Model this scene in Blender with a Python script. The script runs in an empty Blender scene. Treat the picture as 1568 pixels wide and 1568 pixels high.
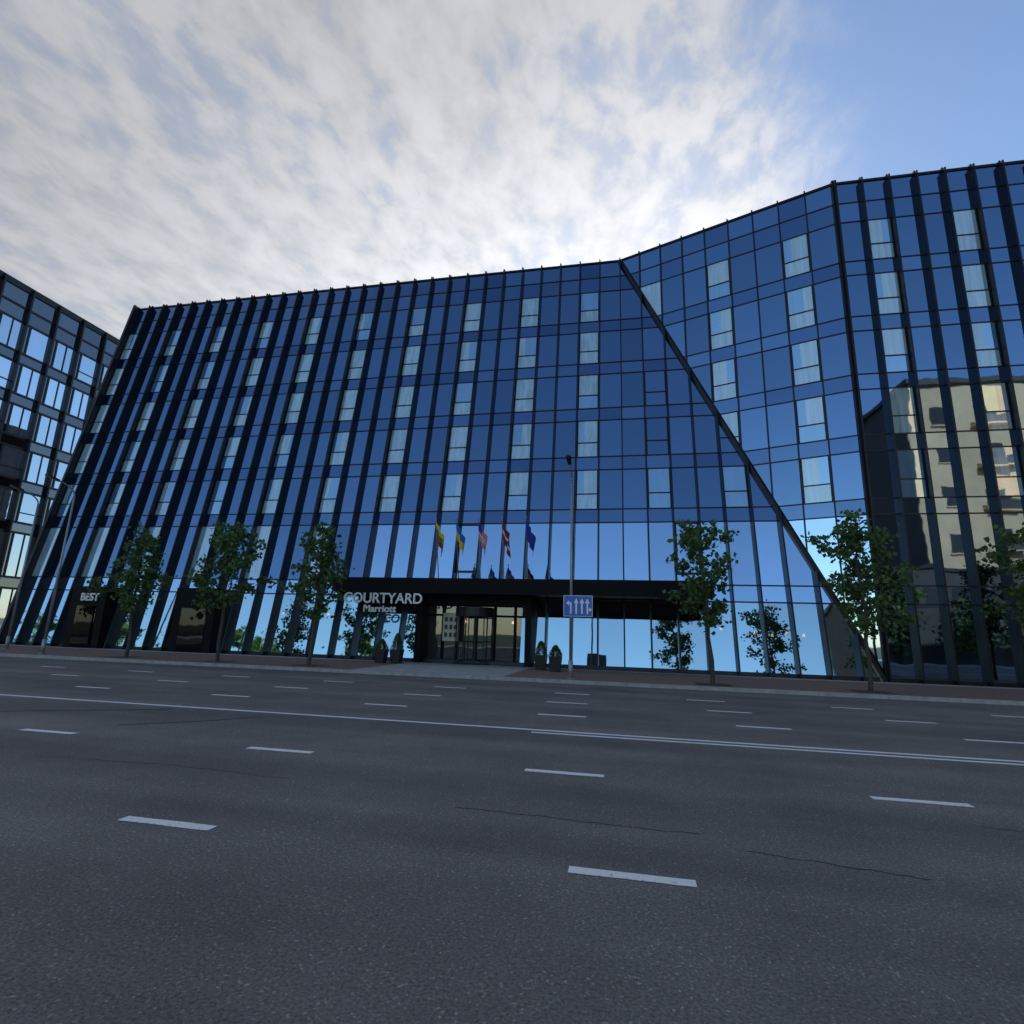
import bpy, bmesh, math, random
from mathutils import Vector as V, Matrix, noise as mnoise
sc=bpy.context.scene
rnd=random.Random(7)

# ------------------------------------------------------------------ helpers
def mat(name):
    m=bpy.data.materials.new(name); m.use_nodes=True
    nt=m.node_tree; b=nt.nodes["Principled BSDF"]; return m,nt,b
def simple(name,col,rough=0.6,metal=0.0,var=0.0,scale=8.0,bump=0.0,bscale=60.0,spec=None):
    m,nt,b=mat(name)
    b.inputs["Base Color"].default_value=(*col,1); b.inputs["Roughness"].default_value=rough
    b.inputs["Metallic"].default_value=metal
    if spec is not None: b.inputs["Specular IOR Level"].default_value=spec
    tc=nt.nodes.new("ShaderNodeTexCoord")
    if var>0:
        n=nt.nodes.new("ShaderNodeTexNoise"); n.inputs["Scale"].default_value=scale; n.inputs["Detail"].default_value=4
        nt.links.new(tc.outputs["Object"],n.inputs["Vector"])
        r=nt.nodes.new("ShaderNodeValToRGB"); r.color_ramp.elements[0].position=.3; r.color_ramp.elements[1].position=.7
        r.color_ramp.elements[0].color=(*[c*(1-var) for c in col],1); r.color_ramp.elements[1].color=(*[min(1,c*(1+var)) for c in col],1)
        nt.links.new(n.outputs["Fac"],r.inputs["Fac"]); nt.links.new(r.outputs["Color"],b.inputs["Base Color"])
    if bump>0:
        n=nt.nodes.new("ShaderNodeTexNoise"); n.inputs["Scale"].default_value=bscale; n.inputs["Detail"].default_value=3
        nt.links.new(tc.outputs["Object"],n.inputs["Vector"])
        bp=nt.nodes.new("ShaderNodeBump"); bp.inputs["Strength"].default_value=bump; bp.inputs["Distance"].default_value=.02
        nt.links.new(n.outputs["Fac"],bp.inputs["Height"]); nt.links.new(bp.outputs["Normal"],b.inputs["Normal"])
    return m
def glass(name,col,rough=0.02,metal=1.0,wave=0.06,dif=None,trans=0):
    m,nt,b=mat(name)
    b.inputs["Base Color"].default_value=(*col,1); b.inputs["Roughness"].default_value=rough; b.inputs["Metallic"].default_value=metal
    tc=nt.nodes.new("ShaderNodeTexCoord")
    n=nt.nodes.new("ShaderNodeTexNoise"); n.inputs["Scale"].default_value=.9; n.inputs["Detail"].default_value=1.5
    nt.links.new(tc.outputs["Object"],n.inputs["Vector"])
    bp=nt.nodes.new("ShaderNodeBump"); bp.inputs["Strength"].default_value=wave; bp.inputs["Distance"].default_value=.05
    nt.links.new(n.outputs["Fac"],bp.inputs["Height"]); nt.links.new(bp.outputs["Normal"],b.inputs["Normal"])
    g=nt.nodes.new("ShaderNodeNewGeometry")
    mr=nt.nodes.new("ShaderNodeMapRange"); mr.inputs["To Min"].default_value=.84; mr.inputs["To Max"].default_value=1.1
    nt.links.new(g.outputs["Random Per Island"],mr.inputs["Value"])
    mx=nt.nodes.new("ShaderNodeVectorMath"); mx.operation='SCALE'; mx.inputs[0].default_value=col
    nt.links.new(mr.outputs["Result"],mx.inputs["Scale"]); nt.links.new(mx.outputs["Vector"],b.inputs["Base Color"])
    out=nt.nodes["Material Output"]
    if trans:
        d=nt.nodes.new("ShaderNodeBsdfTransparent"); d.inputs["Color"].default_value=(.8,.88,1,1)
        ms=nt.nodes.new("ShaderNodeMixShader"); ms.inputs["Fac"].default_value=trans
        nt.links.new(b.outputs[0],ms.inputs[1]); nt.links.new(d.outputs[0],ms.inputs[2]); nt.links.new(ms.outputs[0],out.inputs["Surface"])
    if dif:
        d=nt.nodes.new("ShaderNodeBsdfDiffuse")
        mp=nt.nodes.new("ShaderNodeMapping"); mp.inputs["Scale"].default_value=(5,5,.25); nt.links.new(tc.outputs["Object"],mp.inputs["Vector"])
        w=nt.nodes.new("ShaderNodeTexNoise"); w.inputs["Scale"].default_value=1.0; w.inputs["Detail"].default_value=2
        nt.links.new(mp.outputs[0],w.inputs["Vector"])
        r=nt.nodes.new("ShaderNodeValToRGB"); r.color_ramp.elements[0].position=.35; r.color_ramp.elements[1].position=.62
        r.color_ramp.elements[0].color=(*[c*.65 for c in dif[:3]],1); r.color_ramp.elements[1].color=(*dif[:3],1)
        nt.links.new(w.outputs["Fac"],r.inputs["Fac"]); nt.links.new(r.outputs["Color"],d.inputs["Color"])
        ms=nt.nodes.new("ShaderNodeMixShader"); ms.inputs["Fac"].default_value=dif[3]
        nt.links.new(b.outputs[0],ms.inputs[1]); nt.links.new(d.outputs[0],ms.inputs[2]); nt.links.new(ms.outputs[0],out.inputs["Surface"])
    return m
def empty(name,loc=(0,0,0)):
    e=bpy.data.objects.new(name,None); e.empty_display_size=.2; sc.collection.objects.link(e); e.location=loc; return e
class MB:
    def __init__(s): s.v=[];s.f=[];s.m=[]
    def poly(s,pts,mi=0):
        i=len(s.v); s.v+= [tuple(p) for p in pts]; s.f.append(tuple(range(i,i+len(pts)))); s.m.append(mi)
    def hexa(s,c,mi=0):
        i=len(s.v); s.v+=[tuple(p) for p in c]
        for f in ((0,3,2,1),(4,5,6,7),(0,1,5,4),(1,2,6,5),(2,3,7,6),(3,0,4,7)):
            s.f.append(tuple(i+k for k in f)); s.m.append(mi)
    def box(s,x0,x1,y0,y1,z0,z1,mi=0):
        s.hexa([(x0,y0,z0),(x1,y0,z0),(x1,y1,z0),(x0,y1,z0),(x0,y0,z1),(x1,y0,z1),(x1,y1,z1),(x0,y1,z1)],mi)
    def tube(s,p0,p1,r0,r1,n=8,mi=0,cap=True):
        p0=V(p0);p1=V(p1);d=(p1-p0).normalized(); a=V((0,0,1)) if abs(d.z)<.9 else V((1,0,0))
        x=d.cross(a).normalized(); y=d.cross(x); i=len(s.v)
        for P,r in((p0,r0),(p1,r1)):
            for k in range(n):
                t=2*math.pi*k/n; s.v.append(tuple(P+x*math.cos(t)*r+y*math.sin(t)*r))
        for k in range(n):
            s.f.append((i+k,i+(k+1)%n,i+n+(k+1)%n,i+n+k)); s.m.append(mi)
        if cap:
            s.f.append(tuple(i+k for k in range(n))[::-1]); s.m.append(mi)
            s.f.append(tuple(i+n+k for k in range(n))); s.m.append(mi)
    def obj(s,name,mats,parent=None,smooth=False):
        me=bpy.data.meshes.new(name); me.from_pydata(s.v,[],s.f)
        for m in mats: me.materials.append(m)
        me.polygons.foreach_set("material_index",s.m)
        if smooth: me.polygons.foreach_set("use_smooth",[True]*len(s.f))
        me.update(); o=bpy.data.objects.new(name,me); sc.collection.objects.link(o)
        if parent: o.parent=parent; o.matrix_parent_inverse=Matrix.Translation(-V(parent.location))
        return o
def clip(poly,a,b,c):
    out=[]
    for i in range(len(poly)):
        p=poly[i];q=poly[(i+1)%len(poly)]
        dp=a*p[0]+b*p[1]+c; dq=a*q[0]+b*q[1]+c
        if dp>=0: out.append(p)
        if (dp>=0)!=(dq>=0):
            t=dp/(dp-dq); out.append((p[0]+(q[0]-p[0])*t,p[1]+(q[1]-p[1])*t))
    return out

# ------------------------------------------------------------------ materials
M_glass=glass("tinted_facade_glass",(.20,.315,.48))
M_glassD=glass("dark_spandrel_glass",(.16,.25,.41))
M_lobby=glass("lobby_glass",(.54,.75,.97))
M_lobg=glass("ground_floor_glass",(.68,.92,1.0),trans=.14)
M_win=glass("curtained_window_glass",(.85,.98,1.0),dif=(.62,.88,1.0,.5))
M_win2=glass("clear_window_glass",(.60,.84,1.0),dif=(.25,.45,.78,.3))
M_black=simple("black_anodised_aluminium",(.012,.013,.016),.38,.3)
M_matt=simple("matt_black_panel",(.006,.006,.007),.6,0,spec=.15)
M_frame=simple("dark_grey_frame",(.02,.022,.028),.4,.3)
M_body=simple("dark_building_body",(.03,.032,.036),.8)
M_white=simple("white_sign_letter",(.92,.92,.90),.4)
M_steel=simple("galvanised_steel",(.36,.37,.38),.45,.6,.12,6)

# ------------------------------------------------------------------ hotel
D=27.6; H=25.3; LX=-36.7; AX=-.1; PX=11.0; RX=38.0; BAY=1.2625
TH=math.radians(10); ct,st=math.cos(TH),math.sin(TH); YA=D+H*math.tan(TH)
hotel=empty("glass_hotel_building",(0,D,0))
class Facet:
    def __init__(s,O,U,W,k): s.O=V(O);s.U=V(U).normalized();s.W=V(W).normalized();s.N=s.U.cross(s.W);s.k=k
    def p(s,u,z,n=0): return s.O+s.U*u+s.W*(z*s.k)+s.N*n
F1=Facet((LX,D,0),(1,0,0),(0,st,ct),1/ct)
F2=Facet((AX,YA,0),(PX-AX,D-YA,0),(0,0,1),1); L2=math.hypot(PX-AX,D-YA)
F3=Facet((PX,D,0),(1,0,0),(0,0,1),1)
ROWS=[0.0,3.45,4.25,7.5,8.25]
for k in range(5): ROWS+= [10.55+3.1*k, 11.35+3.1*k]
ROWS=ROWS[:-1]+[24.1,H]
def isw(z0):
    k=(z0-8.25)/3.1
    return abs(k-round(k))<.01 and 0<=round(k)<=4
def fbox(mb,F,u0,u1,z0,z1,n0,n1,mi=0):
    mb.hexa([F.p(u0,z0,n1),F.p(u1,z0,n1),F.p(u1,z0,n0),F.p(u0,z0,n0),F.p(u0,z1,n1),F.p(u1,z1,n1),F.p(u1,z1,n0),F.p(u0,z1,n0)],mi)
panes=MB(); trims=MB(); fins=MB()
def pane(F,poly,mi):
    if len(poly)<3: return
    cu=sum(q[0] for q in poly)/len(poly); cz=sum(q[1] for q in poly)/len(poly)
    a=rnd.gauss(0,.0026); b=rnd.gauss(0,.0018)
    panes.poly([F.p(q[0],q[1],a*(q[0]-cu)+b*(q[1]-cz)) for q in poly],mi)
def rect(u0,u1,z0,z1): return [(u0,z0),(u1,z0),(u1,z1),(u0,z1)]
def facade(F,n,bay,wcol,clipf,zlo,zhi,find,kind):
    for i in range(n):
        u0,u1=i*bay,(i+1)*bay
        for j in range(len(ROWS)-1):
            z0,z1=ROWS[j],ROWS[j+1]
            um=(u0+u1)/2; X=F.O.x+F.U.x*um
            w=wcol(i)
            mi=0
            if isw(z0) and w:
                strong = not(kind==1 and X>-.1) or (z0<9)
                pol=clipf(rect(u0,u1,z0,z1))
                if len(pol)<3: continue
                if strong:
                    sp=rnd.choice([0,0,0,.35,.62,.5]); f=z0+.88
                    A=(3,4) if rnd.random()<.5 else (4,3)
                    if kind==1 and X>-.1: A=(4,4); 
                    if sp==0:
                        m=3 if (rnd.random()<.86 and A!=(4,4)) else 4
                        pane(F,clipf(rect(u0,u1,f,z1)),m)
                    else:
                        pane(F,clipf(rect(u0,u0+bay*sp,f,z1)),A[0]); pane(F,clipf(rect(u0+bay*sp,u1,f,z1)),A[1])
                    pane(F,clipf(rect(u0,u1,z0,f)),3 if (A!=(4,4) and rnd.random()<.8) else 4)
                else:
                    pane(F,clipf(rect(u0,u1,z0,z1)),0)
                if len(pol)==4:
                    for (a,b,c,d) in ((u0+.04,u0+.10,z0,z1),(u1-.10,u1-.04,z0,z1)): fbox(trims,F,a,b,c+.03,d-.03,-.02,.035)
                    fbox(trims,F,u0+.10,u1-.10,z0+.86,z0+.91,-.02,.035)
                continue
            if z0<4: mi=2 if j==0 else 1
            if j==0 and kind==1 and X>-29: mi=6
            if j==1: mi=2
            if abs(z0-4.25)<.01:
                mi=2 if (kind!=1 or X>-14.5) else (3 if w else 0)
            if j in(3,) or (not isw(z0) and z0>8): mi=1 if rnd.random()<.5 else 0
            if kind==3: mi=0
            if kind==1 and z0<3.4 and (-10.3<X<-4.6): continue
            pane(F,clipf(rect(u0,u1,z0,z1)),mi)
            if kind==1 and abs(z0-4.25)<.01 and X>-14.5 and (i%9==4):
                for (a,b,c,d) in ((u0+.04,u0+.13,z0+.5,z1-.03),(u1-.13,u1-.04,z0+.5,z1-.03)): fbox(trims,F,a,b,c,d,-.02,.05)
                fbox(trims,F,u0+.13,u1-.13,z0+.5,z0+.6,-.02,.05); fbox(trims,F,u0+.13,u1-.13,z1-.12,z1-.03,-.02,.05)
        for z in ROWS[1:-1]:
            pl=clipf(rect(u0,u1,z-.03,z+.03))
            if len(pl)>=3:
                a=min(q[0] for q in pl); b=max(q[0] for q in pl)
                if kind==1 and z<3.5 and (-10.3<X<-4.6): continue
                fbox(trims,F,a,b,z-.03,z+.03,-.03,.028)
    for i in range(n+1):
        u=i*bay; lo,hi=zlo(u),zhi(u)
        X=F.O.x+F.U.x*u
        if kind==1 and -9.9<X<-4.8: lo=4.15
        if hi-lo<.1: continue
        fd=find
        fbox(fins,F,u-.035,u+.035,lo,hi,-.03,fd)
        if hi>H-.1: fbox(fins,F,u-.035,u+.035,hi,hi+.17,-.03,.13)
du=PX-AX
fl1=lambda u: 1e9 if (LX+u)<AX else (PX-(LX+u))/du*H
def clip1(p): return clip(p,-1,-du/H,PX-LX)
n1=int(math.ceil((PX-LX)/BAY))
facade(F1,n1,BAY,lambda i:(i-29)%3==1,clip1,lambda u:0,lambda u:min(H,fl1(u)),.35,1)
b2=L2/9
def clip2(p): return clip(p,1/L2*H,1,-H)
facade(F2,9,b2,lambda i:i in(1,4,7),clip2,lambda u:H*(1-u/L2),lambda u:H,.09,2)
n3=int((RX-PX)/BAY)
facade(F3,n3,BAY,lambda i:i%3==1,lambda p:p,lambda u:0,lambda u:H,.35,3)
panes.obj("glass_panes",[M_glass,M_glassD,M_lobby,M_win,M_win2,M_black,M_lobg],hotel)
trims.obj("transoms",[M_frame],hotel)
fins.obj("vertical_fins",[M_black],hotel)
t=MB()
P=V((PX,D,0)); A=V((AX,YA,H))
t.tube(P+V((0,-.05,0)),A+V((0,-.08,0)),.15,.15,6)
fbox(t,F1,0,AX-LX,H-.02,H+.10,-.3,.06)
fbox(t,F2,.05,L2-.05,H-.02,H+.10,-.3,.06); fbox(t,F3,.05,RX-PX,H-.02,H+.10,-.3,.06)
fbox(t,F3,-.12,.12,.0,H+.15,-.2,.16)
fbox(t,F1,0,PX-LX-.3,.115,.28,-.02,.07); fbox(t,F3,.13,RX-PX,.115,.28,-.02,.07)
fbox(t,F1,-.15,.02,0,H+.12,-.4,.42)
t.obj("fold_beam_and_copings",[M_black],hotel)
b=MB(); BK=D+26
b.poly([(LX,YA,H),(AX,YA,H),(PX,D,H),(RX,D,H),(RX,BK,H),(LX,BK,H)],0)
b.poly([(LX,D,0),(LX,YA,H),(LX,BK,H),(LX,BK,0)],0); b.poly([(RX,D,0),(RX,BK,0),(RX,BK,H),(RX,D,H)],0); b.poly([(LX,BK,0),(RX,BK,0),(RX,BK,H),(LX,BK,H)],0)
b.obj("roof_and_rear_walls",[M_body],hotel)
# lobby interior seen faintly through the ground-floor glass
M_iw=simple("lobby_wall",(.30,.26,.21),.7,0,.2,1.5); M_if=simple("lobby_floor",(.25,.23,.2),.4)
M_lampm,_nt,_b=mat("warm_pendant_lamp"); _b.inputs["Base Color"].default_value=(1,.6,.3,1); _b.inputs["Emission Color"].default_value=(1,.5,.18,1); _b.inputs["Emission Strength"].default_value=4
li=MB()
li.box(-36.5,10.3,35.0,35.2,.13,3.4,0); li.box(-36.5,10.3,28.9,35.0,3.42,3.5,0); li.poly([(-36.5,28.3,.125),(10.3,28.3,.125),(10.3,35,.125),(-36.5,35,.125)],1)
for x in(-26,-18,-12,-2.5,3.5,8.5): li.box(x,x+.5,31,31.5,.13,3.41,2)
R=random.Random(5)
for i in range(16):
    x=R.choice([R.uniform(-28,-11),R.uniform(-4,9.5)]); y=R.uniform(29,33.5)
    li.box(x,x+.8,y,y+.8,.45,.55,2); li.box(x,x+.8,y+.72,y+.8,.55,1.0,2); li.box(x+.05,x+.1,y+.05,y+.1,.13,.45,2); li.box(x+.7,x+.75,y+.05,y+.1,.13,.45,2)
for (x,y,z) in [(6.3,30.4,2.0),(7.0,29.8,1.9),(7.8,30.3,2.05),(8.4,29.7,1.95),(4.9,31.5,2.2),(-12.3,30,2.4),(-17.5,31,2.4),(-20.5,31,2.4),(-8.9,31,2.2),(-6.2,31,2.2)]:
    li.tube((x,y,z),(x,y,z+.14),.07,.04,10,3); li.tube((x,y,z+.14),(x,y,3.41),.008,.008,4,2)
li.obj("lobby_interior",[M_iw,M_if,M_frame,M_lampm],hotel)
bp_=MB()
for a,c_ in((-31.9,-29.5),(-24.8,-22.2)):
    bp_.box(a,c_,D-.42,D+.9,.12,3.62)
    bp_.box(a+.5,c_-.5,D-.44,D-.40,.14,2.5,1)
bp_.obj("side_portals",[M_matt,glass("portal_door_glass",(.035,.04,.045))],hotel)
c=MB(); c.box(-14.4,3.75,25.75,28.2,3.5,4.12); c.box(-14.45,3.80,25.70,25.75,3.44,4.18)
for x in(-14.2,-10.4,-4.5,3.4): c.box(x,x+.12,26.0,28.0,3.38,3.5)
c.obj("entrance_canopy",[M_matt],hotel)
M_int=glass("entrance_glass",(.22,.24,.24),metal=.8,trans=.3)
e=MB()
ex0,ex1=-10.25,-4.65
e.box(ex0-.15,ex0+.15,27.0,28.4,.12,3.46); e.box(ex1-.15,ex1+.15,27.0,28.4,.12,3.46); e.box(ex0+.15,ex1-.15,27.3,28.4,3.0,3.46)
for x in(-9.3,-8.55,-6.55,-5.5): e.box(x-.05,x+.05,28.0,28.12,.12,3.0)
e.box(ex0+.15,ex1-.15,28.0,28.1,2.45,2.55)
e.obj("entrance_portal",[M_matt],hotel)
g=MB(); g.poly([(ex0,28.15,.12),(ex1,28.15,.12),(ex1,28.15,3.2),(ex0,28.15,3.2)])
g.obj("entrance_glazing",[M_int],hotel)
r=MB(); cx,cy=-7.55,27.9
r.tube((cx,cy,2.45),(cx,cy,2.9),1.0,1.0,28); r.tube((cx,cy,.12),(cx,cy,.16),1.0,1.0,28)
for k in range(10):
    a=2*math.pi*k/10; r.tube((cx+math.cos(a)*.97,cy+math.sin(a)*.97,.12),(cx+math.cos(a)*.97,cy+math.sin(a)*.97,2.5),.035,.035,6)
for k in range(4):
    a=math.pi/4+k*math.pi/2; q=(cx+math.cos(a)*.9,cy+math.sin(a)*.9)
    r.tube((q[0],q[1],.2),(q[0],q[1],2.45),.03,.03,5)
    for z in(.3,1.2,2.4): r.tube((cx,cy,z),(q[0],q[1],z),.03,.03,5)
r.tube((cx,cy,.12),(cx,cy,2.5),.05,.05,8)
r.obj("revolving_door",[M_frame],hotel)
q=MB(); q.box(-9.15,-8.35,27.6,27.66,1.2,2.6,0)  # beige panel with dark squares, a painted reflection at the entrance
for a in range(3):
    for b_ in range(3): q.box(-9.05+a*.25,-8.90+a*.25,27.59,27.60,1.4+b_*.38,1.62+b_*.38,1)
q.obj("entrance_reflection",[simple("beige_reflection",(.55,.52,.40),.6,0,.15,3),M_frame],hotel)
def text(body,x,y,z,size,width,parent,name,m,off=.010):
    cu=bpy.data.curves.new(name,'FONT'); cu.body=body; cu.size=size; cu.extrude=.03; cu.offset=off
    o=bpy.data.objects.new(name,cu); sc.collection.objects.link(o); bpy.context.view_layer.update()
    s=width/o.dimensions.x; dg=bpy.context.evaluated_depsgraph_get()
    me=bpy.data.meshes.new_from_object(o.evaluated_get(dg)); bpy.data.objects.remove(o)
    o=bpy.data.objects.new(name,me); sc.collection.objects.link(o); me.materials.append(m)
    me.transform(Matrix.Translation((x,y,z))@Matrix.Rotation(math.pi/2,4,'X')@Matrix.Diagonal((s,1,1,1)))
    if parent: o.parent=parent; o.matrix_parent_inverse=Matrix.Translation(-V(parent.location))
    return o
hs=empty("hotel_name_sign",(-12,25.7,3))
text("COURTYARD",-13.75,25.66,2.93,.70,4.1,hs,"upper_letters",M_white)
text("Marriott",-12.65,25.66,2.50,.46,1.7,hs,"lower_letters",M_white)
sr=MB(); sr.tube((-13.7,25.72,3.2),(-9.8,25.72,3.2),.02,.02,6)
for x in(-13.6,-11.8,-10): sr.tube((x,25.72,2.6),(x,25.72,3.5),.015,.015,6)
sr.obj("sign_rails",[M_frame],hs)
bs=empty("fascia_sign",(-31,D-.5,3)); text("BEST",-31.2,D-.47,2.80,.60,1.25,bs,"letters",M_white,.014)

# ------------------------------------------------------------------ left office building (wall faces +X)
KO=1.27
off=empty("glass_office_building",(-44*KO,30*KO,0))
M_off=glass("office_glass",(.16,.18,.20)); M_offw=glass("office_window_glass",(.66,.80,.95),dif=(.5,.65,.8,.12))
G=Facet((-44*KO,25.5*KO,0),(0,1,0),(0,0,1),1)
pm=MB();tm=MB()
ob=2.05*KO;nb=16
RO=[z*KO for z in ROWS]
for i in range(nb):
    for j in range(len(RO)-1):
        z0,z1=RO[j],RO[j+1]; u0,u1=i*ob,(i+1)*ob
        w=(isw(ROWS[j]) and ROWS[j]>8) or j in(0,2)
        a=rnd.gauss(0,.003)
        def pp(ua,ub,mi):
            pm.poly([G.p(ua,z0,a*(ua-u0)),G.p(ub,z0,a*(ub-u0)),G.p(ub,z1,a*(ub-u0)),G.p(ua,z1,a*(ua-u0))],mi)
        if w:
            pp(u0,u0+.6,0); pp(u0+.6,u1,1); fbox(tm,G,u0+.5,u0+.66,z0,z1,-.02,.06)
            if rnd.random()<.6: fbox(tm,G,u0+1.55,u0+1.64,z0,z1,-.02,.06)
            elif rnd.random()<.5: fbox(tm,G,u0+.66,u1-.08,z0+.9,z0+1.0,-.02,.05)
        else: pp(u0,u1,0)
for i in range(nb+1): fbox(tm,G,i*ob-.08,i*ob+.08,0,RO[-1]+.5,-.03,.35)
for z in RO[1:-1]: fbox(tm,G,0,nb*ob,z-.1,z+.1,-.03,.07)
fbox(tm,G,0,nb*ob,RO[-1]+.1,RO[-1]+.7,-.3,.1)
pm.obj("glass_panes",[M_off,M_offw],off); tm.obj("frames",[M_black],off)
bm_=MB(); bm_.box(-85,-44*KO-.03,25.5*KO,25.5*KO+nb*ob,0,RO[-1]+.15); bm_.obj("body",[M_body],off)

# ------------------------------------------------------------------ apartment building across the street (seen mirrored)
ap=empty("beige_apartment_building",(40,-20,0))
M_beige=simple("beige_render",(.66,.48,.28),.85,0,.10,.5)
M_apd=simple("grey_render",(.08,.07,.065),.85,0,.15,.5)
w=MB(); AZ=31
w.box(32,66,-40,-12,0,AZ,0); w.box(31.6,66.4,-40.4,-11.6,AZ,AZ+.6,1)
for i in range(7):
    for j in range(6):
        x=34.2+i*4.6; z=2.2+j*4.8
        w.box(x,x+1.7,-12.02,-11.97,z,z+2.2,2); w.box(x-.1,x+1.8,-11.96,-11.8,z-.12,z,0)
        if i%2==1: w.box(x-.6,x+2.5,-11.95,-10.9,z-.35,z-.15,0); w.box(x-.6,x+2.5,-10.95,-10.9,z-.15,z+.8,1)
w.box(25,70,-10.8,-8.6,0,9.5,1); w.box(24.8,70.2,-10.85,-8.4,9.5,9.8,2)  # low dark annex, added to blacken the lower part of the mirrored view
for i in range(14): w.box(26+i*3,28+i*3,-8.62,-8.56,5.6,7.6,2)
w.obj("walls_and_windows",[M_beige,M_apd,M_body],ap)
lw=MB(); lw.box(31.96,32.0,-40,-12.0,0,AZ,0); lw.obj("side_wall_shade",[M_apd],ap)  # dark sheet: the side wall's shade put into its colour

# ------------------------------------------------------------------ ground
def asphalt():
    m,nt,b=mat("asphalt"); N=nt.nodes; Lk=nt.links
    tc=N.new("ShaderNodeTexCoord")
    def noise(scale,detail=4,vec=None,rough=.5):
        n=N.new("ShaderNodeTexNoise"); n.inputs["Scale"].default_value=scale; n.inputs["Detail"].default_value=detail; n.inputs["Roughness"].default_value=rough
        Lk.new(vec or tc.outputs["Object"],n.inputs["Vector"]); return n
    def ramp(src,p0,c0,p1,c1):
        r=N.new("ShaderNodeValToRGB"); r.color_ramp.elements[0].position=p0; r.color_ramp.elements[1].position=p1
        r.color_ramp.elements[0].color=(*c0,1); r.color_ramp.elements[1].color=(*c1,1); Lk.new(src,r.inputs["Fac"]); return r
    def mul(a,bb):
        x=N.new("ShaderNodeMix"); x.data_type='RGBA'; x.blend_type='MULTIPLY'; x.inputs[0].default_value=1
        Lk.new(a,x.inputs[6]); Lk.new(bb,x.inputs[7]); return x.outputs[2]
    fine=noise(48,4,rough=.85)
    base=ramp(fine.outputs["Fac"],.36,(.082,.076,.070),.66,(.29,.272,.248))
    v=N.new("ShaderNodeTexVoronoi"); v.inputs["Scale"].default_value=80; Lk.new(tc.outputs["Object"],v.inputs["Vector"])
    st_=ramp(v.outputs["Color"],.80,(1,1,1),.95,(2.3,2.2,2.1))
    c=mul(base.outputs["Color"],st_.outputs["Color"])
    mp=N.new("ShaderNodeMapping"); mp.inputs["Scale"].default_value=(.05,.9,1); Lk.new(tc.outputs["Object"],mp.inputs["Vector"])
    lane=noise(1.0,3,mp.outputs["Vector"]); lr=ramp(lane.outputs["Fac"],.35,(.80,.80,.82),.65,(1.14,1.14,1.12)); c=mul(c,lr.outputs["Color"])
    big=noise(.45,7,rough=.65); br=ramp(big.outputs["Fac"],.32,(.76,.76,.78),.66,(1.14,1.14,1.12)); c=mul(c,br.outputs["Color"])
    Lk.new(c,b.inputs["Base Color"]); b.inputs["Roughness"].default_value=.75; b.inputs["Specular IOR Level"].default_value=.35
    bp=N.new("ShaderNodeBump"); bp.inputs["Strength"].default_value=.6; bp.inputs["Distance"].default_value=.010
    Lk.new(fine.outputs["Fac"],bp.inputs["Height"]); Lk.new(bp.outputs["Normal"],b.inputs["Normal"])
    return m
M_asp=asphalt()
M_gnd=simple("ground_soil_grass",(.06,.075,.04),.9,0,.3,.3)
gd=MB(); gd.poly([(-1500,-1500,-.02),(1500,-1500,-.02),(1500,1500,-.02),(-1500,1500,-.02)]); gd.obj("ground",[M_gnd])
rd=MB(); rd.poly([(-300,-4,0),(300,-4,0),(300,20.15,0),(-300,20.15,0)]); rd.obj("road",[M_asp])
M_kerb=simple("kerb_granite",(.40,.39,.37),.8,0,.2,5,.3)
def paving():
    m,nt,b=mat("red_brick_paving"); N=nt.nodes;Lk=nt.links
    tc=N.new("ShaderNodeTexCoord"); br=N.new("ShaderNodeTexBrick"); br.inputs["Scale"].default_value=4
    br.inputs["Color1"].default_value=(.32,.20,.155,1); br.inputs["Color2"].default_value=(.24,.16,.135,1); br.inputs["Mortar"].default_value=(.10,.085,.075,1); br.inputs["Mortar Size"].default_value=.02
    Lk.new(tc.outputs["Object"],br.inputs["Vector"]); Lk.new(br.outputs["Color"],b.inputs["Base Color"]); b.inputs["Roughness"].default_value=.85; return m
M_pav=paving(); M_conc=simple("concrete_slab_paving",(.42,.42,.40),.85,0,.15,2,.2)
k=MB()
x=-120.0
while x<120:
    k.box(x+.004,x+.996,20.15,20.33,-.01,.12+rnd.uniform(-.003,.003)); x+=1.0
k.obj("kerb",[M_kerb])
pv=MB(); pv.box(-300,300,20.33,27.9,-.01,.115); pv.box(-300,300,27.9,120,-.012,.11); pv.obj("pavement",[M_pav])
cp=MB()
cp.poly([(-10.4,20.4,.119),(-4.4,20.4,.119),(-4.4,26.39,.119),(-10.4,26.39,.119)]); cp.poly([(-60,26.4,.119),(40,26.4,.119),(40,27.3,.119),(-60,27.3,.119)])
cp.obj("entrance_path",[M_conc])
np_=MB(); np_.box(-300,300,-12,-4.2,-.01,.12); np_.box(-300,300,-4.2,-4.0,-.01,.13); np_.obj("pavement",[M_conc])

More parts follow.
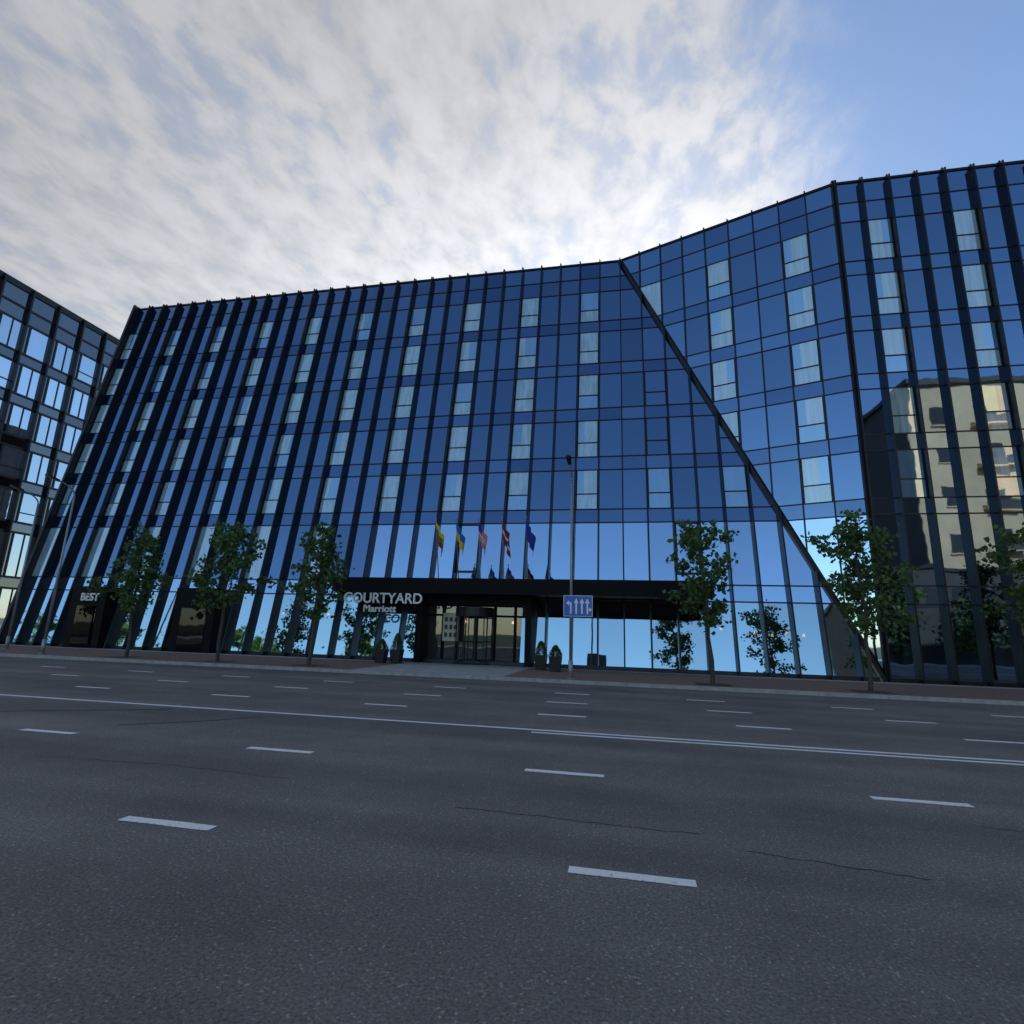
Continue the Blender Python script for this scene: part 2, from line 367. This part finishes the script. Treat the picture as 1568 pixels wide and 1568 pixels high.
def paint():
    m,nt,b=mat("worn_white_road_paint"); N=nt.nodes;Lk=nt.links
    tc=N.new("ShaderNodeTexCoord"); n=N.new("ShaderNodeTexNoise"); n.inputs["Scale"].default_value=28; n.inputs["Detail"].default_value=6; n.inputs["Roughness"].default_value=.75
    Lk.new(tc.outputs["Object"],n.inputs["Vector"]); r=N.new("ShaderNodeValToRGB"); e=r.color_ramp.elements
    e[0].position=.33;e[0].color=(.22,.22,.22,1);e[1].position=.43;e[1].color=(.90,.90,.88,1)
    Lk.new(n.outputs["Fac"],r.inputs["Fac"]); Lk.new(r.outputs["Color"],b.inputs["Base Color"]); b.inputs["Roughness"].default_value=.65; return m
M_paint=paint()
mk=MB()
def ragged(x0,x1,y,w):
    n=max(2,int((x1-x0)/.12)); top=[];bot=[]
    n=min(n,600)
    for i in range(n+1):
        xx=x0+(x1-x0)*i/n; top.append((xx,y+w/2+rnd.uniform(-.005,.005))); bot.append((xx,y-w/2+rnd.uniform(-.005,.005)))
    for i in range(n): mk.poly([(*bot[i],.004),(*bot[i+1],.004),(*top[i+1],.004),(*top[i],.004)])
for kx in range(-14,10): ragged(-.42+3.73*kx,.44+3.73*kx,4.36,.115)
for kx in range(-16,12): ragged(-1.23+3.8*kx,-.28+3.8*kx,7.17,.13)
for kx in range(-18,14): ragged(-1.83+3.9*kx,-.83+3.9*kx,12.1,.14)
for kx in range(-18,14): ragged(-1.95+3.78*kx,-.95+3.78*kx,14.4,.14)
for kx in range(-18,14): ragged(-2.05+3.65*kx,-1.05+3.65*kx,16.7,.15)
ragged(-60,50,10.12,.12); ragged(-1.6,50,9.86,.11)
mk.obj("road_markings",[M_paint])
M_tar=simple("bitumen_seam",(.03,.03,.032),.55,0,.3,20)
tr=MB()
def seam(pts,w,jit=.015,n=8):
    for i in range(len(pts)-1):
        a=V((*pts[i],0));b_=V((*pts[i+1],0))
        d=(b_-a).normalized(); q=V((-d.y,d.x,0))
        prev=None
        for s in range(n+1):
            c_=a.lerp(b_,s/n)+q*(rnd.uniform(-jit,jit) if 0<s<n else 0); ww=w*rnd.uniform(.5,1.3)
            cur=(c_+q*ww/2+V((0,0,.0025)),c_-q*ww/2+V((0,0,.0025)))
            if prev: tr.poly([prev[1],cur[1],cur[0],prev[0]])
            prev=cur
seam([(-11.2,8.2),(-10,8.9),(-8.6,9.75)],.09); seam([(-8.0,8.0),(-7.2,8.7),(-6.5,9.6)],.08)
seam([(-1.6,5.5),(-.9,5.47),(-.2,5.42),(.6,5.40)],.012,.02); seam([(.9,5.1),(1.5,5.0),(2.1,4.9)],.012,.02)
seam([(1.02,2.85),(1.15,2.72),(1.4,2.70),(1.5,2.6),(1.75,2.6),(1.9,2.5),(2.2,2.46),(2.4,2.33)],.009,.012,6); seam([(1.5,2.6),(1.55,2.4),(1.7,2.25)],.007,.012,6)
seam([(3.2,6.4),(4.5,6.2),(5.8,6.3),(7.5,6.1)],.012,.03,12); seam([(-7.0,5.9),(-5.2,6.05),(-3.6,5.9)],.01,.03,12)
tr.obj("tar_seams",[M_tar])

# ------------------------------------------------------------------ trees
M_bark=simple("tree_bark",(.08,.068,.055),.9,0,.3,12,.5,30)
def leafmat():
    m,nt,b=mat("leaf"); N=nt.nodes;Lk=nt.links
    g=N.new("ShaderNodeNewGeometry"); r=N.new("ShaderNodeValToRGB"); e=r.color_ramp.elements
    e[0].color=(.045,.095,.028,1); e[1].color=(.15,.25,.07,1)
    Lk.new(g.outputs["Random Per Island"],r.inputs["Fac"]); Lk.new(r.outputs["Color"],b.inputs["Base Color"]); b.inputs["Roughness"].default_value=.5
    t_=N.new("ShaderNodeBsdfTranslucent"); Lk.new(r.outputs["Color"],t_.inputs["Color"]); ms=N.new("ShaderNodeMixShader"); ms.inputs["Fac"].default_value=.4
    Lk.new(b.outputs[0],ms.inputs[1]);Lk.new(t_.outputs[0],ms.inputs[2]);Lk.new(ms.outputs[0],N["Material Output"].inputs["Surface"]); return m
M_leaf=leafmat()
def leafq(lf,R,p,s):
    d=V((R.gauss(0,1),R.gauss(0,1),R.gauss(-.2,.6))).normalized(); a=V((R.gauss(0,1),R.gauss(0,1),R.gauss(0,1)))
    sd=d.cross(a).normalized()*s*.55; d=d*s
    lf.poly([p,p+d*.4+sd,p+d,p+d*.4-sd])
def tree(x,y,h,seed,rad=1.6,z0=.115):
    R=random.Random(seed); par=empty("street_tree",(x,y,z0)); w=MB(); lf=MB()
    pts=[V((x,y,z0))]; n=7
    lean=V((R.uniform(-.25,.25),R.uniform(-.2,.2),0))
    for i in range(1,n+1):
        pts.append(V((x+R.uniform(-.06,.06)*i**.5,y+R.uniform(-.06,.06)*i**.5,z0+h*.93*i/n))+lean*(i/n)**1.5)
    rr=lambda t:.07*(1-t)**.8+.012
    for i in range(n): w.tube(pts[i],pts[i+1],rr(i/n),rr((i+1)/n),8,cap=False)
    def at(z):
        f=(z-z0)/(h*.93)*n; i=min(n-1,int(f)); return pts[i].lerp(pts[i+1],f-i)
    nl=19; ang=R.uniform(0,6.28)
    for k in range(nl):
        t=(k+.5)/nl; zb=z0+h*(.33+.56*t); b0=at(zb); ang+=2.4+R.uniform(-.5,.5)
        prof=(1-t)**.55*.85+.22 if t>.25 else .55+1.4*t
        ln=rad*prof*R.uniform(.5,1.2)
        up=.35+.6*t+R.uniform(-.15,.2)
        end=b0+V((math.cos(ang)*ln,math.sin(ang)*ln,ln*up*.8))
        if end.z>z0+h: end.z=z0+h-R.uniform(0,.3)
        mid=b0.lerp(end,.5)+V((0,0,-.05*ln))
        r0=.026*(1-t*.5); w.tube(b0,mid,r0,r0*.6,5,cap=False); w.tube(mid,end,r0*.6,.005,5,cap=False)
        ncl=max(3,int(ln*3.8))
        for c_ in range(ncl):
            f=.22+.80*(c_+R.random())/ncl; cc=b0.lerp(end,f)+V((R.gauss(0,.12),R.gauss(0,.12),R.gauss(0,.09)))
            w.tube(b0.lerp(end,min(1,f)*.9),cc,.006,.003,4,cap=False)
            cs=R.uniform(.10,.20)
            for q in range(int(25*(cs/.16)**1.3)+6):
                leafq(lf,R,cc+V((R.gauss(0,cs),R.gauss(0,cs),R.gauss(-.02,cs*.75))),R.uniform(.11,.20))
    w.obj("trunk_and_limbs",[M_bark],par,True); lf.obj("foliage",[M_leaf],par)
    g_=MB(); g_.poly([(x-.6,y-.6,z0+.005),(x+.6,y-.6,z0+.005),(x+.6,y+.6,z0+.005),(x-.6,y+.6,z0+.005)]); g_.obj("tree_pit",[M_gnd],par)
for i,(tx,ty,th_,ra) in enumerate(((-21.8,21.6,6.1,1.7),(-17.0,21.4,6.3,1.75),(-12.85,21.6,6.3,1.5),(2.95,21.3,6.1,1.7),(7.95,21.3,6.25,1.65),(13.4,21.3,6.2,1.7),(-36,21.8,6.2,1.7),(18.6,21.3,6.2,1.7))):
    tree(tx,ty,th_,13+i*5,ra)
def park(name,x0,n,dx,yc,h0,h1,seed,rad,ls):
    R=random.Random(seed); pk=empty(name,(x0+n*dx/2,yc,0)); lf=MB(); w=MB()
    for i in range(n):
        cx_=x0+i*dx; cy_=yc+R.uniform(-1.5,1.5); hh=R.uniform(h0,h1)
        w.tube((cx_,cy_,0),(cx_,cy_,hh*.6),.3,.13,8)
        for c_ in range(26):
            a=R.uniform(0,6.28); z=R.uniform(.2,1); rr_=rad*math.sin(math.pi*min(.95,z*.85+.08))*R.uniform(.2,1)
            cc=V((cx_+math.cos(a)*rr_,cy_+math.sin(a)*rr_,hh*z))
            for q in range(32): leafq(lf,R,cc+V((R.gauss(0,rad*.19),R.gauss(0,rad*.19),R.gauss(0,rad*.15))),R.uniform(ls,ls*1.8))
    w.obj("trunks",[M_bark],pk); lf.obj("foliage",[M_leaf],pk)
park("park_trees",-95,9,7.2,-18,15,21,3,4.2,.5)
park("park_trees",27,7,5.5,-7.0,6,8,8,2.2,.3)

# ------------------------------------------------------------------ street lamps
def lamp(x,y,h=7.75):
    p=empty("street_lamp",(x,y,.115)); m=MB()
    m.tube((x,y,.115),(x,y,.75),.085,.085,12); m.tube((x,y,.115),(x,y,.14),.16,.16,12); m.tube((x,y,.75),(x,y,h-.3),.06,.042,12)
    pr=V((x,y,h-.3))
    for s in range(1,7):
        a=s/6*math.pi/2*.8; q=V((x,y-(1-math.cos(a))*.9,h-.3+math.sin(a)*.5)); m.tube(pr,q,.036,.034,8); pr=q
    m.tube(pr,pr+V((0,-.35,.08)),.034,.03,8)
    m.obj("pole_and_arm",[M_steel],p,True)
    hd=MB(); a=pr+V((0,-.25,.05)); b_=a+V((0,-.62,.12))
    hd.hexa([a+V((-.07,0,-.04)),b_+V((-.10,0,-.03)),b_+V((.10,0,-.03)),a+V((.07,0,-.04)),a+V((-.06,0,.06)),b_+V((-.07,0,.04)),b_+V((.07,0,.04)),a+V((.06,0,.06))])
    hd.obj("lamp_head",[M_frame],p)
lamp(-2.0,20.95); lamp(-25.9,21.2); lamp(-30.6,23.2,7.9)

# ------------------------------------------------------------------ lane direction sign
sg=empty("lane_direction_sign",(-1.75,20.8,2.7)); 
M_blue=simple("blue_sign_face",(.02,.14,.62),.35); M_grey=simple("sign_back_grey",(.2,.2,.21),.5,.5)
s=MB(); sx0,sx1,sz0,sz1=-2.27,-1.20,2.33,3.10; sy=20.84
s.box(sx0,sx1,sy,sy+.02,sz0,sz1,1); s.poly([(sx0+.0,sy-.003,sz0),(sx1,sy-.003,sz0),(sx1,sy-.003,sz1),(sx0,sy-.003,sz1)],2)
s.poly([(sx0+.02,sy-.006,sz0+.02),(sx1-.02,sy-.006,sz0+.02),(sx1-.02,sy-.006,sz1-.02),(sx0+.02,sy-.006,sz1-.02)],0)
def arrow(ax,kind):
    y=sy-.010; hw=.03
    if kind=='L':
        s.poly([(ax-hw,y,sz0+.1),(ax+hw,y,sz0+.1),(ax+hw,y,2.79),(ax-hw,y,2.79)],2)
        s.poly([(ax-.06,y,2.79),(ax+hw,y,2.79),(ax+hw,y,2.85),(ax-.06,y,2.85)],2); s.poly([(ax-.18,y,2.82),(ax-.06,y,2.72),(ax-.06,y,2.92)],2)
    else:
        s.poly([(ax-hw,y,sz0+.1),(ax+hw,y,sz0+.1),(ax+hw,y,2.82),(ax-hw,y,2.82)],2); s.poly([(ax-.085,y,2.82),(ax+.085,y,2.82),(ax,y,3.0)],2)
        if kind=='R':
            s.poly([(ax+hw,y,2.56),(ax+.08,y,2.56),(ax+.08,y,2.61),(ax+hw,y,2.61)],2); s.poly([(ax+.08,y,2.50),(ax+.08,y,2.67),(ax+.165,y,2.585)],2)
arrow(-2.0,'L'); arrow(-1.80,'S'); arrow(-1.59,'S'); arrow(-1.39,'R')
for z in(2.5,2.95): s.box(-2.08,-1.92,sy+.02,sy+.17,z-.02,z+.02,1)
s.obj("sign_panel",[M_blue,M_grey,M_white],sg)

# ------------------------------------------------------------------ flags
cols={'y':(.85,.60,.03),'g':(.03,.28,.08),'r':(.60,.03,.04),'b':(.03,.16,.60),'w':(.8,.8,.8),'m':(.22,.02,.05),'n':(.015,.05,.38)}
FM={c:simple("flag_cloth_"+c,v,.8,0,.1,6) for c,v in cols.items()}
keys=list(cols)
def flag(x,pat):
    y=25.95; p=empty("flag_on_pole",(x,y,4.12)); m=MB(); top=V((x+.02,y-.95,6.95)); base=V((x,y,4.05))
    m.tube(base,top,.028,.018,8); m.tube(top,top+V((0,0,.08)),.035,.02,8); m.obj("pole",[M_steel],p)
    fm=MB(); nu,nv=14,18; R=random.Random(int(x*100)); ph=R.uniform(0,6)
    d=(base-top).normalized()
    def P(u,v):
        hoist=top+d*(.08+v*.85)
        sag=u*1.0
        wx=.46*u*(1-.2*v)+.07*math.sin(u*14+ph+v*2)*u
        wy=.09*math.sin(u*11+ph*2+v)*(.3+u)
        return hoist+V((wx,wy-.02,-sag*(1-.15*math.sin(u*3))))
    for i in range(nu):
        for j in range(nv):
            c_=pat(i/nu,j/nv); fm.poly([P(i/nu,j/nv),P((i+1)/nu,j/nv),P((i+1)/nu,(j+1)/nv),P(i/nu,(j+1)/nv)],keys.index(c_))
    fm.obj("cloth",[FM[c] for c in keys],p,True)
flag(-8.95,lambda u,v:'y' if v<.33 else('g' if v<.66 else 'r'))
flag(-7.94,lambda u,v:'b' if v<.5 else 'y')
flag(-6.84,lambda u,v:'n' if(u<.35 and v<.5) else('r' if int(v*13)%2==0 else 'w'))
flag(-5.69,lambda u,v:'m' if(v<.4 or v>.6) else 'w')
flag(-4.54,lambda u,v:'n')

# ------------------------------------------------------------------ planters
M_plant=simple("planter_black",(.02,.02,.022),.5)
def planter(x,y,hh=1.0):
    p=empty("potted_shrub",(x,y,.12)); m=MB(); a,b_=.20,.27
    m.hexa([(x-a,y-a,.125),(x+a,y-a,.125),(x+a,y+a,.125),(x-a,y+a,.125),(x-b_,y-b_,.75),(x+b_,y-b_,.75),(x+b_,y+b_,.75),(x-b_,y+b_,.75)]); m.obj("pot",[M_plant],p)
    R=random.Random(int(x*37)); lf=MB()
    for q in range(1200):
        t=R.random(); rr=.27*(1-t)**.7*R.uniform(.3,1.15); a_=R.uniform(0,6.28); pt=V((x+rr*math.cos(a_),y+rr*math.sin(a_),.74+t*hh))
        d=V((math.cos(a_),math.sin(a_),R.uniform(0,1.2))).normalized()*R.uniform(.05,.09); sd=d.cross(V((R.gauss(0,1),R.gauss(0,1),R.gauss(0,1)))).normalized()*.02
        lf.poly([pt,pt+d*.5+sd,pt+d,pt+d*.5-sd])
    lf.obj("foliage",[M_leaf],p)
planter(-10.7,25.6,.75);planter(-11.35,25.3,.45);planter(-3.75,25.4,.6);planter(-3.0,24.6,.45)

# ------------------------------------------------------------------ world
wd=bpy.data.worlds.new("World"); sc.world=wd; wd.use_nodes=True; nt=wd.node_tree; N=nt.nodes; Lk=nt.links
for n in list(N): N.remove(n)
SE=math.radians(33); WS=.15
out=N.new("ShaderNodeOutputWorld"); bg=N.new("ShaderNodeBackground"); bg.inputs["Strength"].default_value=WS
sky=N.new("ShaderNodeTexSky"); sky.sky_type='NISHITA'; sky.sun_disc=False; sky.sun_elevation=SE; sky.sun_rotation=0; sky.air_density=1.15; sky.dust_density=.25; sky.ozone_density=3.4
tc=N.new("ShaderNodeTexCoord"); sep=N.new("ShaderNodeSeparateXYZ"); Lk.new(tc.outputs["Generated"],sep.inputs[0])
def MA(op,a,b=None,c=None,clamp=False):
    m=N.new("ShaderNodeMath"); m.operation=op; m.use_clamp=clamp
    for i,x in enumerate((a,b,c)):
        if x is None: continue
        if isinstance(x,(int,float)): m.inputs[i].default_value=x
        else: Lk.new(x,m.inputs[i])
    return m.outputs[0]
def SS(v,a,b,lo=0,hi=1):
    m=N.new("ShaderNodeMapRange"); m.interpolation_type='SMOOTHSTEP'; m.inputs["From Min"].default_value=a; m.inputs["From Max"].default_value=b
    m.inputs["To Min"].default_value=lo; m.inputs["To Max"].default_value=hi
    Lk.new(v,m.inputs["Value"]); return m.outputs[0]
zz=MA('ADD',MA('MAXIMUM',sep.outputs[2],0.0),.06)
uu=MA('DIVIDE',sep.outputs[0],zz); vv=MA('DIVIDE',sep.outputs[1],zz)
cmb=N.new("ShaderNodeCombineXYZ"); Lk.new(uu,cmb.inputs[0]); Lk.new(vv,cmb.inputs[1])
def NZ(scale,detail,rough,sx=1,sy=1,rot=0,dist=0):
    mp=N.new("ShaderNodeMapping"); mp.inputs["Rotation"].default_value=(0,0,math.radians(rot)); mp.inputs["Scale"].default_value=(sx,sy,1)
    Lk.new(cmb.outputs[0],mp.inputs["Vector"]); n=N.new("ShaderNodeTexNoise"); n.inputs["Scale"].default_value=scale; n.inputs["Detail"].default_value=detail; n.inputs["Roughness"].default_value=rough; n.inputs["Distortion"].default_value=dist
    Lk.new(mp.outputs[0],n.inputs["Vector"]); return n.outputs["Fac"]
big=NZ(1.9,3,.5,1,.6,25); rip=NZ(12,5,.58,1.0,.7,-35,.2)
edge=MA('SUBTRACT',MA('MULTIPLY',vv,.40),uu)
edge2=MA('ADD',edge,MA('MULTIPLY',MA('SUBTRACT',MA('ADD',MA('MULTIPLY',big,.6),MA('MULTIPLY',rip,.4)),.5),.5))
m1=SS(edge2,-.05,.20); m2=SS(vv,-.75,-.25)
dens=MA('ADD',big,MA('MULTIPLY',rip,1.2))                 # mean 1.1
# thin haze fills the gaps more and more towards the left
gapmin=SS(uu,-1.3,.1,.80,.50)
cov=MA('ADD',gapmin,MA('MULTIPLY',SS(dens,.86,1.16),MA('SUBTRACT',1.0,gapmin)))
cov=MA('MULTIPLY',MA('MULTIPLY',cov,m1),m2)
sd=V((0,math.cos(SE),math.sin(SE))); dt=N.new("ShaderNodeVectorMath"); dt.operation='DOT_PRODUCT'; Lk.new(tc.outputs["Generated"],dt.inputs[0]); dt.inputs[1].default_value=sd
near=MA('POWER',MA('MAXIMUM',dt.outputs["Value"],0.0),3.5)
br=MA('ADD',MA('MULTIPLY',near,SS(vv,.5,1.35,1.1,3.9)),3.0)
br=MA('MULTIPLY',br,SS(rip,.30,.70,.88,1.11))
cc=N.new("ShaderNodeCombineColor"); Lk.new(MA('MULTIPLY',br,.99),cc.inputs[0]); Lk.new(br,cc.inputs[1]); Lk.new(MA('MULTIPLY',br,1.03),cc.inputs[2])
mx=N.new("ShaderNodeMix"); mx.data_type='RGBA'; Lk.new(MA('MULTIPLY',cov,.95),mx.inputs[0]); Lk.new(sky.outputs[0],mx.inputs[6]); Lk.new(cc.outputs[0],mx.inputs[7])
Lk.new(mx.outputs[2],bg.inputs["Color"]); Lk.new(bg.outputs[0],out.inputs[0])
sl=bpy.data.lights.new("sun",'SUN'); sl.energy=5; sl.angle=math.radians(.5); sl.color=(1,.93,.82)
so=bpy.data.objects.new("sun",sl); sc.collection.objects.link(so); so.rotation_mode='QUATERNION'; so.rotation_quaternion=sd.to_track_quat('Z','Y')

# ------------------------------------------------------------------ camera
FP=850.0;h=188.0;vx=121.0;psi=math.radians(11.75); p=math.atan(h/FP); rho=math.atan(vx/(FP*FP/h))
f=V((-math.sin(psi)*math.cos(p),math.cos(psi)*math.cos(p),math.sin(p))); r_=V((math.cos(psi),math.sin(psi),0)); u_=r_.cross(f)
xi=r_*math.cos(rho)+u_*math.sin(rho); yi=-r_*math.sin(rho)+u_*math.cos(rho)
cam=bpy.data.cameras.new("camera"); co=bpy.data.objects.new("camera",cam); sc.collection.objects.link(co)
M3=Matrix((xi,yi,-f)).transposed(); co.matrix_world=Matrix.Translation((0,0,1.6))@M3.to_4x4()
cam.sensor_width=36; cam.lens=FP/1568*36; cam.clip_end=4000; cam.clip_start=.05
sc.camera=co
sc.view_settings.view_transform='Standard'; sc.view_settings.look='None'; sc.view_settings.exposure=0; sc.view_settings.gamma=1
